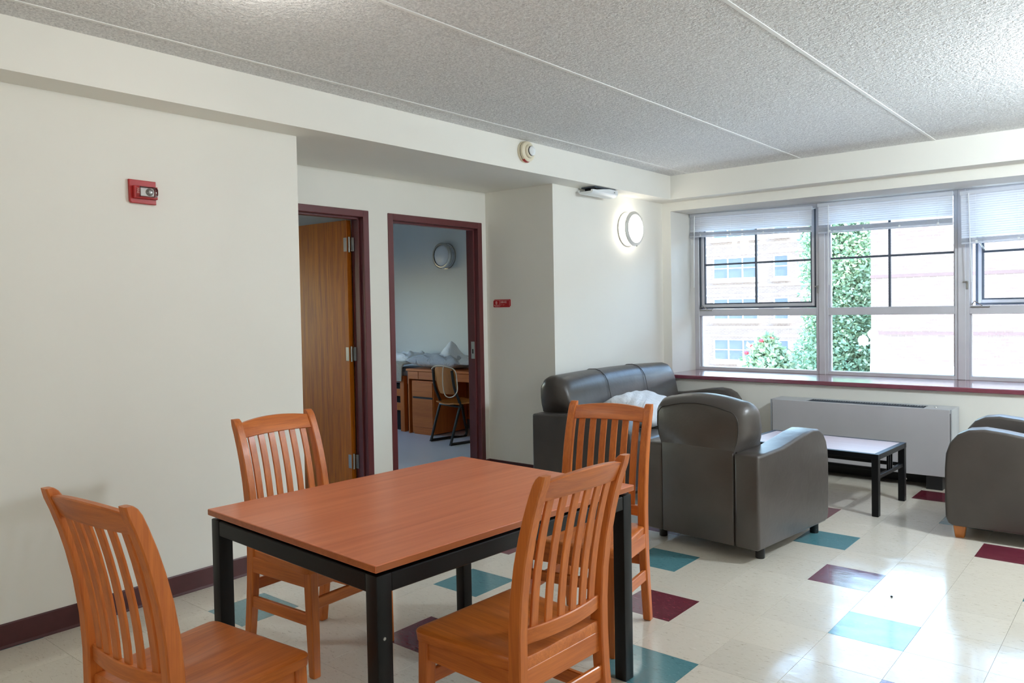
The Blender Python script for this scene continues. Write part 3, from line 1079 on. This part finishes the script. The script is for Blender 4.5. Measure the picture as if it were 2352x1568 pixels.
# ------------------------------------------------------------------ things on the walls and ceiling
def round_lamp(loc, rz, label, lit):
    w = root('wall_lamp', label, 'lamp', loc, rz)   # local +x = out of the wall
    obj('back_plate', lathe([(0, 0), (.150, 0), (.150, .004), (0, .004)], 48, 'x'), M['white_plastic'], w, 40)
    obj('diffuser', lathe([(.134, .004), (.136, .03), (.136, .07), (.13, .088), (.11, .098), (.06, .104), (0, .106)], 48, 'x'), M['lamp_on' if lit else 'lamp_off'], w, 50)
    obj('ring', lathe([(.150, .004), (.158, .004), (.158, .012), (.150, .012), (.150, .004)], 48, 'x'), M['nickel' if lit else 'steel'], w, 40)
    obj('ring', lathe([(.132, .078), (.160, .078), (.160, .088), (.137, .101), (.131, .1), (.132, .078)], 48, 'x'), M['nickel' if lit else 'steel'], w, 40)
    for a in (160, 40, 280):
        y, z = .152 * math.cos(R(a)), .152 * math.sin(R(a))
        bm = tube([(.004, y, z), (.085, y, z)], .0035, 8)
        add_lathe(bm, [(0, -.006), (.006, -.004), (.007, .002), (.005, .007), (0, .008)], 10, 'x', (.088, y * 1.05, z * 1.05))
        obj('post', bm, M['nickel'], w, 40)
    return w
round_lamp((-.003, 6.44, 2.153), 0, 'round wall lamp glowing white beside the windows', True)
round_lamp((-2.93, 6.998, 2.09), R(-90), 'round unlit wall lamp on the bedroom wall, seen through the doorway', False)

def smoke_detector():
    s = root('smoke_detector', 'cream round smoke detector with a red label on the boxed beam', 'detector', (.207, 4.69, 2.591))
    obj('base', lathe([(0, 0), (.078, 0), (.080, .004), (.079, .016), (.076, .018), (0, .018)], 40, 'x'), M['off_white'], s, 40)
    obj('vent_gap', lathe([(.070, .017), (.072, .018), (.072, .024), (.070, .025)], 40, 'x'), M['black'], s)
    obj('body', lathe([(0, .024), (.075, .024), (.076, .030), (.074, .040), (.066, .046), (.052, .050), (.050, .060), (.044, .066), (.036, .068), (0, .068)], 40, 'x'), M['off_white'], s, 40)
    obj('sensor_slot', lathe([(.034, .067), (.036, .068), (.036, .074), (.034, .075)], 32, 'x'), M['black'], s)
    obj('sensor_cap', lathe([(0, .074), (.035, .074), (.034, .080), (.022, .090), (.010, .096), (0, .097)], 20, 'x'), M['white_plastic'], s, 40)
    bm = add_lathe(bmesh.new(), [(.0762, .020), (.0805, .020), (.0772, .040), (.0755, .040)], 12, 'x', (0, 0, 0), R(232), R(278))
    obj('label', bm, M['red'], s, 40)
smoke_detector()

def strobe():
    s = root('fire_alarm_strobe', 'red fire alarm strobe with a clear lens on the left wall', 'alarm', (0, 1.96, 2.037))
    obj('plate', prism([(-.064, .058), (.066, .056), (.066, -.058), (-.055, -.056), (-.062, -.047)], 0, .018, 'x', .003, 2), M['red'], s)
    obj('housing', prism([(-.050, .027), (.064, .027), (.064, -.034), (-.050, -.034)], .018, .040, 'x', .004, 2), M['red'], s)
    obj('reflector', prism([(-.022, .018), (.044, .018), (.044, -.022), (-.022, -.022)], .040, .0425, 'x', .001, 1), M['nickel'], s)
    obj('bulb', lathe([(0, .058), (.010, .055), (.017, .049), (.019, .0425), (0, .0425)], 14, 'x', (0, .022, -.002)), M['steel'], s, 20)
    obj('lens', prism(arc(.040, .006, .016, 90, 0, 4) + arc(.040, -.012, .016, 0, -90, 4) + [(-.028, -.028), (-.028, .022)], .040, .066, 'x', .006, 2), M['clear'], s, 40)
    text('FIRE', .015, M['sign_print'], s, (.0405, -.038, .016), (R(90), R(90), R(90)))
strobe()

def room_sign():
    s = root('room_sign', 'small red room number plate on the cream wall end', 'sign', (-.572, YC2, 1.481))
    w, h = .0985, .034
    c = .014
    # local x right, z up, faces -y
    obj('plate', prism([(-w + c, h), (w - .006, h), (w, h - .006), (w, -h + c), (w - c, -h), (-w + .006, -h), (-w, -h + .006), (-w, h - c)], -.005, 0, 'y', .001, 1), M['sign_red'], s)
    bm = box((-.026, -.0058, -h + .004), (-.0235, -.0048, h - .006))
    add_box(bm, (-w + .008, -.0058, h - .0075), (w - .012, -.0048, h - .006))
    add_box(bm, (w - .011, -.0058, -h + .012), (w - .0095, -.0048, h - .010))
    obj('border_line', bm, M['sign_print'], s)
    text('208-02', .026, M['sign_print'], s, (-.017, -.0052, .002), (R(90), 0, 0))
    bm = bmesh.new()
    for k, pat in enumerate(((1, 0, 1), (1, 1, 0), (1, 0, 0), (0, 1, 1), (1, 1, 0), (0, 1, 0))):
        for q, on in enumerate(pat):
            if on:
                x, z = -.013 + k * .0095, -.010 - q * .0035
                add_lathe(bm, [(0, -.0066), (.0012, -.0062), (.0015, -.005)], 6, 'y', (x, 0, z))
    o = obj('braille_dots', bm, M['sign_print'], s); o['kind'] = 'stuff'
    bm = prism(arc(-.062, .008, .010, 20, 160, 6) + [(-.071, -.002), (-.062, -.010), (-.053, -.002)], -.0058, -.0048, 'y')
    o = obj('crest', bm, M['sign_print'], s)
    obj('crest_centre', lathe([(0, -.0062), (.005, -.0061), (.005, -.0057)], 12, 'y', (-.062, 0, .004)), M['sign_red'], o)
    bm = bmesh.new()
    add_lathe(bm, [(0, -.0060), (.004, -.0058), (.004, -.0048)], 10, 'y', (-.083, 0, -.016))
    add_box(bm, (-.076, -.0058, -.0175), (-.034, -.0048, -.0145))
    add_box(bm, (-.084, -.0058, -.0275), (-.036, -.0048, -.0245))
    obj('name_line', bm, M['sign_print'], s)
room_sign()

def beam_light():
    s = root('emergency_light', 'shallow white light fixture under the beam with a dark gap at its top', 'light fixture', (.105, 5.81, HB))
    obj('mount', box((-.07, -.15, -.012), (.07, .17, 0), .002), M['alu_dark'], s)
    bm = box((-.055, -.12, -.03), (.062, .06, -.010), .003)
    obj('inner_tray', bm, M['dark_gap'], s)
    secs = []
    for y, k in ((-.19, .75), (-.185, .9), (-.13, .98), (-.04, 1), (.06, 1), (.14, .98), (.195, .92), (.205, .75)):
        hw_ = .082 * k
        zt = -.018 - (.012 if y < -.1 else 0) + (.010 if y > .05 else 0)
        secs.append([(-hw_, y, zt), (-hw_ * 1.02, y, -.045), (-hw_ * .8, y, -.060), (-hw_ * .3, y, -.068), (hw_ * .3, y, -.068), (hw_ * .8, y, -.060), (hw_ * 1.02, y, -.045), (hw_, y, zt),
                     (hw_ * .93, y, zt), (hw_ * .9, y, -.042), (-hw_ * .9, y, -.042), (-hw_ * .93, y, zt)])
    obj('cover', loft(secs), M['white_plastic'], s, 40)
    obj('end_clip', box((.02, .15, -.05), (.05, .20, -.004), .002), M['white_plastic'], s)
    obj('screw', lathe([(0, 0), (.006, 0), (.005, .003), (0, .004)], 10, 'x', (.084, .13, -.03)), M['steel'], s)
beam_light()

def ceiling_lamp(x, y, watts, label, col=(1, .96, .90)):
    s = root('ceiling_lamp', label, 'lamp', (x, y, H))
    obj('base', lathe([(0, 0), (.17, 0), (.17, -.02), (.16, -.024), (0, -.024)], 40), M['nickel'], s, 40)
    obj('diffuser', lathe([(.16, -.02), (.158, -.05), (.14, -.072), (.1, -.086), (.05, -.092), (0, -.093)], 40), M['ceil_on'], s, 60)
    l = bpy.data.lights.new('lamp_light', 'POINT')
    l.shadow_soft_size = .11
    l.energy = watts
    l.color = col
    o = bpy.data.objects.new('lamp_light', l)
    COL.objects.link(o)
    o.parent = s
    o.location = (0, 0, -.215)
ceiling_lamp(1.36, 1.72, CEILING_LAMP_WATTS, 'round flush ceiling lamp above the dining table, just out of the picture')
ceiling_lamp(3.6, -.5, FILL_LAMP_WATTS, 'round flush ceiling lamp added as fill behind the viewer')  # unseen lamp, added as fill light for the room
ceiling_lamp(4.3, 5.0, LIVING_FILL_WATTS, 'round flush ceiling lamp added to brighten the sitting area, outside the right picture edge', (.80, .91, 1))  # added lamp, its cool tint stands in for daylight from the windows

# ------------------------------------------------------------------ bedroom furniture seen through the doorway
def desk():
    d = root('desk', 'cherry wood desk with a drawer pedestal, seen through the bedroom doorway', 'desk', (-2.96, 6.34, 0))
    W, D, Z = 1.06, .62, .755
    obj('desktop', box((-.015, -.01, Z - .026), (W + .015, D, Z), .003), M['desk_x'], d)
    for x in (0, W - .022):
        obj('side_panel', box((x, .004, 0), (x + .022, D - .01, Z - .026), .002), M['desk_z'], d)
    obj('back_panel', box((.022, D - .03, .12), (W - .022, D - .012, Z - .03)), M['desk_x'], d)
    for a, b in ((.024, .18), (.184, W - .024)):
        obj('pencil_drawer', box((a, 0, Z - .118), (b, .02, Z - .03), .002), M['desk_x'], d)
    ped = obj('pedestal', box((.05, .02, .012), (.415, D - .06, .62), .002), M['desk_z'], d)
    obj('drawer', box((.062, .008, .435), (.403, .024, .60), .003), M['desk_x'], ped)
    obj('drawer', box((.062, .008, .085), (.403, .024, .412), .003), M['desk_x'], ped)
    obj('drawer_gap', box((.07, .016, .413), (.395, .0222, .434)), M['seam_dark'], ped)
    obj('plinth', box((.085, .014, 0), (.395, .03, .078), .002), M['desk_x'], ped)
desk()

def desk_chair():
    c = root('desk_chair', 'bent plywood desk chair on a black sled frame, cord hung over its back', 'chair', (-2.07, 6.30, 0), R(-12))
    # faces +y (towards the desk)
    def shell(z0, z1, hw0, hw1, y0, y1, curve, name):
        secs = []
        N = 10
        for k in range(9):
            t = k / 8
            z = z0 + (z1 - z0) * t
            hw_ = hw0 + (hw1 - hw0) * t
            if t > .7: hw_ -= .06 * ((t - .7) / .3) ** 2
            if t < .2: hw_ -= .02 * ((.2 - t) / .2) ** 2
            y = y0 + (y1 - y0) * t
            front, back = [], []
            for j in range(N + 1):
                u = 2 * j / N - 1
                front.append((u * hw_, y + curve * u * u, z - .02 * u * u * (1 if t > .8 else 0)))
                back.append((u * hw_, y + curve * u * u - .012, z - .02 * u * u * (1 if t > .8 else 0)))
            secs.append(front + back[::-1])
        obj(name, loft(secs), M['ply'], c, 40)
    shell(.53, .825, .165, .215, -.20, -.245, .045, 'backrest')
    secs = []
    for y, z, hw_ in ((-.2, .43, .17), (-.15, .425, .2), (0, .43, .21), (.15, .44, .21), (.2, .435, .2), (.215, .42, .18)):
        secs.append([(-hw_, y, z + .012), (-hw_ * .5, y, z), (0, y, z - .003), (hw_ * .5, y, z), (hw_, y, z + .012), (hw_, y, z), (hw_ * .5, y, z - .012), (0, y, z - .015), (-hw_ * .5, y, z - .012), (-hw_, y, z)])
    obj('seat', loft(secs), M['ply'], c, 40)
    for s in (-1, 1):
        x = s * .195
        obj('frame_side', tube(smooth_path([(x * .95, -.225, .79), (x, -.20, .6), (x, -.13, .42), (x, -.15, .36), (x, -.255, .03), (x, -.24, .014), (x, .0, .014), (x, .2, .014), (x, .18, .2), (x, .14, .42)], 4), .015, 8), M['black'], c, 40)
    obj('cross_bar', tube([(-.195, -.14, .40), (.195, -.14, .40)], .012, 8), M['black'], c, 40)
    obj('cross_bar', tube([(-.195, .14, .41), (.195, .14, .41)], .012, 8), M['black'], c, 40)
desk_chair()
cd = obj('power_cord', tube(smooth_path([(-2.262, 6.062, .797), (-2.2, 6.045, .827), (-2.1, 6.035, .838), (-2.0, 6.03, .83), (-1.92, 6.04, .812), (-1.885, 6.05, .77), (-1.87, 6.05, .68), (-1.868, 6.05, .58), (-1.90, 6.03, .525), (-1.95, 6.01, .51), (-2.0, 6.0, .535), (-2.022, 5.995, .62), (-2.03, 6.0, .72), (-2.035, 6.01, .80), (-2.04, 6.03, .838)]), .0055, 6), M['cord'], None, 60)
tag(cd, 'pale cord looped over the back of the plywood desk chair', 'cord')

def crumple(name, L, W_, peak, seed, mat, loc, label, cat):
    rnd = random.Random(seed)
    ph = [(rnd.uniform(0, 6.28), rnd.uniform(-9, 9), rnd.uniform(-9, 9), rnd.uniform(.4, 1)) for _ in range(14)]
    N = 40
    bm = bmesh.new()
    g = []
    for i in range(N + 1):
        row = []
        for j in range(N + 1):
            u, v = 2 * i / N - 1, 2 * j / N - 1
            e = max(0, 1 - (abs(u) ** 2.2 + abs(v) ** 2.2))
            k = sum(a4 * abs(math.sin(a * u + b * v + p)) for p, a, b, a4 in ph) / 9
            z = peak * (.75 * math.exp(-((u + .05) / .26) ** 2 - ((v) / .45) ** 2) + .22 * e ** .5) * (.7 + .45 * k) + .035 * k * e ** .4
            row.append(bm.verts.new((u * L / 2 * (1 - .12 * k), v * W_ / 2 * (1 - .1 * k), z)))
        g.append(row)
    for i in range(N):
        for j in range(N):
            bm.faces.new((g[i][j], g[i + 1][j], g[i + 1][j + 1], g[i][j + 1]))
    o = obj(name, bm, M[mat], None, 180)
    o.location = loc
    return tag(o, label, cat)
p = obj('pillow', pillow_bm(.80, .46, .15, 11), M['bedding_grey'], None, 180)
p.location = (-2.62, 6.60, .838); p.rotation_euler = (0, R(2), R(4))
tag(p, 'grey striped flat pillow lying on the bedroom desk under the crumpled sheet', 'pillow')
crumple('bed_sheet', .92, .46, .22, 5, 'bedding', (-2.50, 6.63, .82), 'crumpled white sheet heaped on the bedroom desk', 'bed sheet')

def bed():
    b = root('bed', 'wooden bed end with horizontal slats left of the bedroom desk', 'bed', (-4.0, 6.38, 0))
    obj('post', box((.86, 0, 0), (.93, .06, .66), .004), M['desk_z'], b)
    obj('post', box((0, 0, 0), (.07, .06, .66), .004), M['desk_z'], b)
    for z0, z1 in ((.585, .66), (.415, .50), (.245, .335)):
        obj('slat', box((.06, .015, z0), (.87, .04, z1), .003), M['desk_x'], b)
    obj('under_bed_shade', box((.02, .08, 0), (.92, .60, .55)), M['dark_gap'], b)  # dark block stands in for the shade under the bed
    obj('mattress', box((.02, .06, .56), (.95, .60, .74), .04, 3), M['bedding_grey'], b, 50)
bed()
bl = obj('blanket', prism([(-.035, .60), (-.022, .60), (-.012, .76), (.02, .792), (.30, .80), (.30, .815), (.0, .81), (-.026, .775)], -.30, .22, 'x', .006, 2), M['blanket'], None, 50)
bl.location = (-3.29, 6.375, 0)
tag(bl, 'beige blanket hanging over the slatted bed end', 'blanket')
p = obj('pillow', pillow_bm(.46, .42, .12, 21), M['bedding'], None, 180)
p.location = (-3.3, 6.67, .862)
tag(p, 'small white pillow on the bed left of the desk', 'pillow')

# ------------------------------------------------------------------ outside
g_ = structure('ground', box((-90, 7.8, -4.9), (70, 120, -4.6)), M['lawn'], 'sunlit pale paved ground between the buildings, below the windows', 'ground')

def far_window(parent, x, y, z, w, h, lites, proto_cache={}):
    key = (w, h, lites)
    if key in proto_cache:
        f0 = proto_cache[key]
        f = again(f0, parent, (x, y, z))
        for ch in list(f0.children): again(ch, f)
        return
    bm = bmesh.new()
    t = .07
    add_box(bm, (0, -.06, 0), (w, .05, t)); add_box(bm, (0, -.06, h - t), (w, .05, h))
    for k in range(lites + 1):
        xx = (w - t) * k / lites
        add_box(bm, (xx, -.06, t), (xx + t, .05, h - t))
    add_box(bm, (t, -.05, h * .48), (w - t, .04, h * .48 + .06))
    f = obj('window', bm, M['far_frame'], parent, loc=(x, y, z))
    for k in range(lites):
        a = (w - t) * k / lites + t
        b = (w - t) * (k + 1) / lites
        obj('pane', box((a, -.01, t), (b, .01, h - t)), M['far_glass'], f)
    obj('sill', box((-.15, -.22, -.24), (w + .15, .0, -.02)), M['stone'], f)
    proto_cache[key] = f

def far_building():
    b = root('apartment_building', 'distant pale brick building with white framed windows, left in the view', 'building', (0, 50, -4.6))
    obj('wall', box((-60, 0, 0), (25, 8, 11.6)), M['brick_far'], b)
    for zz in (.4, 3.15, 5.9, 8.65):
        z = zz + 4.6 - 2.75 * 1
        far_window(b, -20.2, -.02, z, 3.2, 1.45, 3)
        far_window(b, -15.95, -.02, z, 1.0, 1.45, 1)
        far_window(b, -26.0, -.02, z, 3.2, 1.45, 3)
        far_window(b, -22.6, -.02, z, 1.0, 1.45, 1)
        far_window(b, -11.0, -.02, z, 3.2, 1.45, 3)
        far_window(b, -6.6, -.02, z, 1.0, 1.45, 1)
        obj('string_course', box((-60, -.06, z - .55), (25, .02, z - .42)), M['stone'], b)
        obj('string_course', box((-60, -.05, z + 1.62), (25, .02, z + 1.74)), M['stone'], b)
far_building()
def near_building():
    b = root('brick_building', 'pale brick building with pink bands filling the right of the view', 'building', (0, 24, -4.6))
    obj('wall', box((-2.727, 0, 0), (30, 12, 10.2)), M['brick_pale'], b)
    for z in (6.72, 5.10, 9.0):
        obj('brick_band', box((-2.74, -.012, z), (30, .02, z + .085)), M['band'], b)
    obj('stone_course', box((-2.75, -.03, 3.9), (30, .02, 4.25)), M['stone'], b)
    obj('coping', box((-2.85, -.1, 10.2), (30.1, 12.1, 10.4)), M['stone'], b)
near_building()

def leafy(name, label, loc, height, radius, clumps, cone, mats, seed, leaf=.32, blossoms=0, cat='tree'):
    rnd = random.Random(seed)
    t = root(name, label, cat, loc)
    bm = tube([(0, 0, 0), (.05, .02, height * .4), (0, 0, height * .85)], [height * .02 + .04, height * .015 + .02, .02], 8)
    obj('trunk', bm, M['bark'], t, 60)
    for part, (mat, cnt) in enumerate(((mats[0], clumps), (mats[1], clumps // 2))):
        bm = bmesh.new()
        for _ in range(cnt):
            z = height * (.06 + .94 * rnd.random() ** (1.25 if cone else .8))
            f = z / height
            rr = radius * ((1 - f) ** .75 + .04 if cone else math.sqrt(max(.02, 1 - (2 * f - 1) ** 2)))
            rr *= .75 + .25 * math.sin(9 * f + 3 * rnd.random())
            a = rnd.uniform(0, 2 * math.pi)
            q = rr * rnd.random() ** .4
            c = Vector((q * math.cos(a), q * math.sin(a), z))
            for _k in range(3):
                d = Vector((rnd.gauss(0, 1), rnd.gauss(0, 1), rnd.gauss(0, .7))).normalized()
                s = Vector((rnd.gauss(0, 1), rnd.gauss(0, 1), rnd.gauss(0, 1))).cross(d).normalized()
                L = leaf * rnd.uniform(.6, 1.3)
                p0 = c + d * .05
                bm.faces.new([bm.verts.new(v) for v in (p0, p0 + d * L * .5 + s * L * .28, p0 + d * L, p0 + d * L * .5 - s * L * .28)])
        o = obj('foliage', bm, M[mat], t)
        o['kind'] = 'stuff'
    for _ in range(blossoms):
        a, f = rnd.uniform(0, 6.28), rnd.uniform(.3, 1)
        rr = radius * math.sqrt(max(.02, 1 - (2 * f - 1) ** 2))
        obj('blossom', lathe([(0, -.07), (.08, -.04), (.11, .02), (.06, .07), (0, .08)], 7, 'z', (rr * math.cos(a), rr * math.sin(a) , f * height)), M['blossom'], t)
    return t
leafy('conifer', 'tall feathery green tree standing in front of the far building', (-7.0, 35, -4.6), 15.5, 2.9, 17000, True, ('leaf', 'leaf2'), 4, .19)
leafy('flowering_shrub', 'light green shrub with red blossoms outside the left window', (-8.25, 30, -4.6), 4.7, 1.25, 1300, False, ('leaf2', 'leaf'), 9, .26, 10, 'shrub')

def street_lamp():
    s = root('street_lamp', 'white cluster globe lamp post outside the middle window', 'street lamp', (-.47, 16, -4.6))
    obj('pole', tube([(0, 0, 0), (0, 0, 5.35)], [.07, .045], 10), M['far_frame'], s, 60)
    bm = tube([(-.18, 0, 5.2), (0, 0, 5.28), (.18, 0, 5.2)], .02, 6)
    obj('arm', bm, M['far_frame'], s, 60)
    for x, z in ((-.18, 5.3), (.18, 5.3), (0, 5.42)):
        obj('globe', lathe([(0, -.10), (.06, -.08), (.095, -.02), (.095, .03), (.06, .08), (0, .10)], 16, 'z', (x, 0, z)), M['globe'], s, 60)
street_lamp()

# ------------------------------------------------------------------ a crumb on the floor
cr = obj('crumb', loft([[(p[0], p[1], z) for p in crect(0, 0, w, w * .8, w * .25)] for z, w in ((0, .009), (.004, .012), (.007, .007))]), M['black'], None)
cr.location = (2.868, 4.196, .0002)
tag(cr, 'tiny black crumb lying on the bright floor between the armchairs and the viewer', 'crumb')
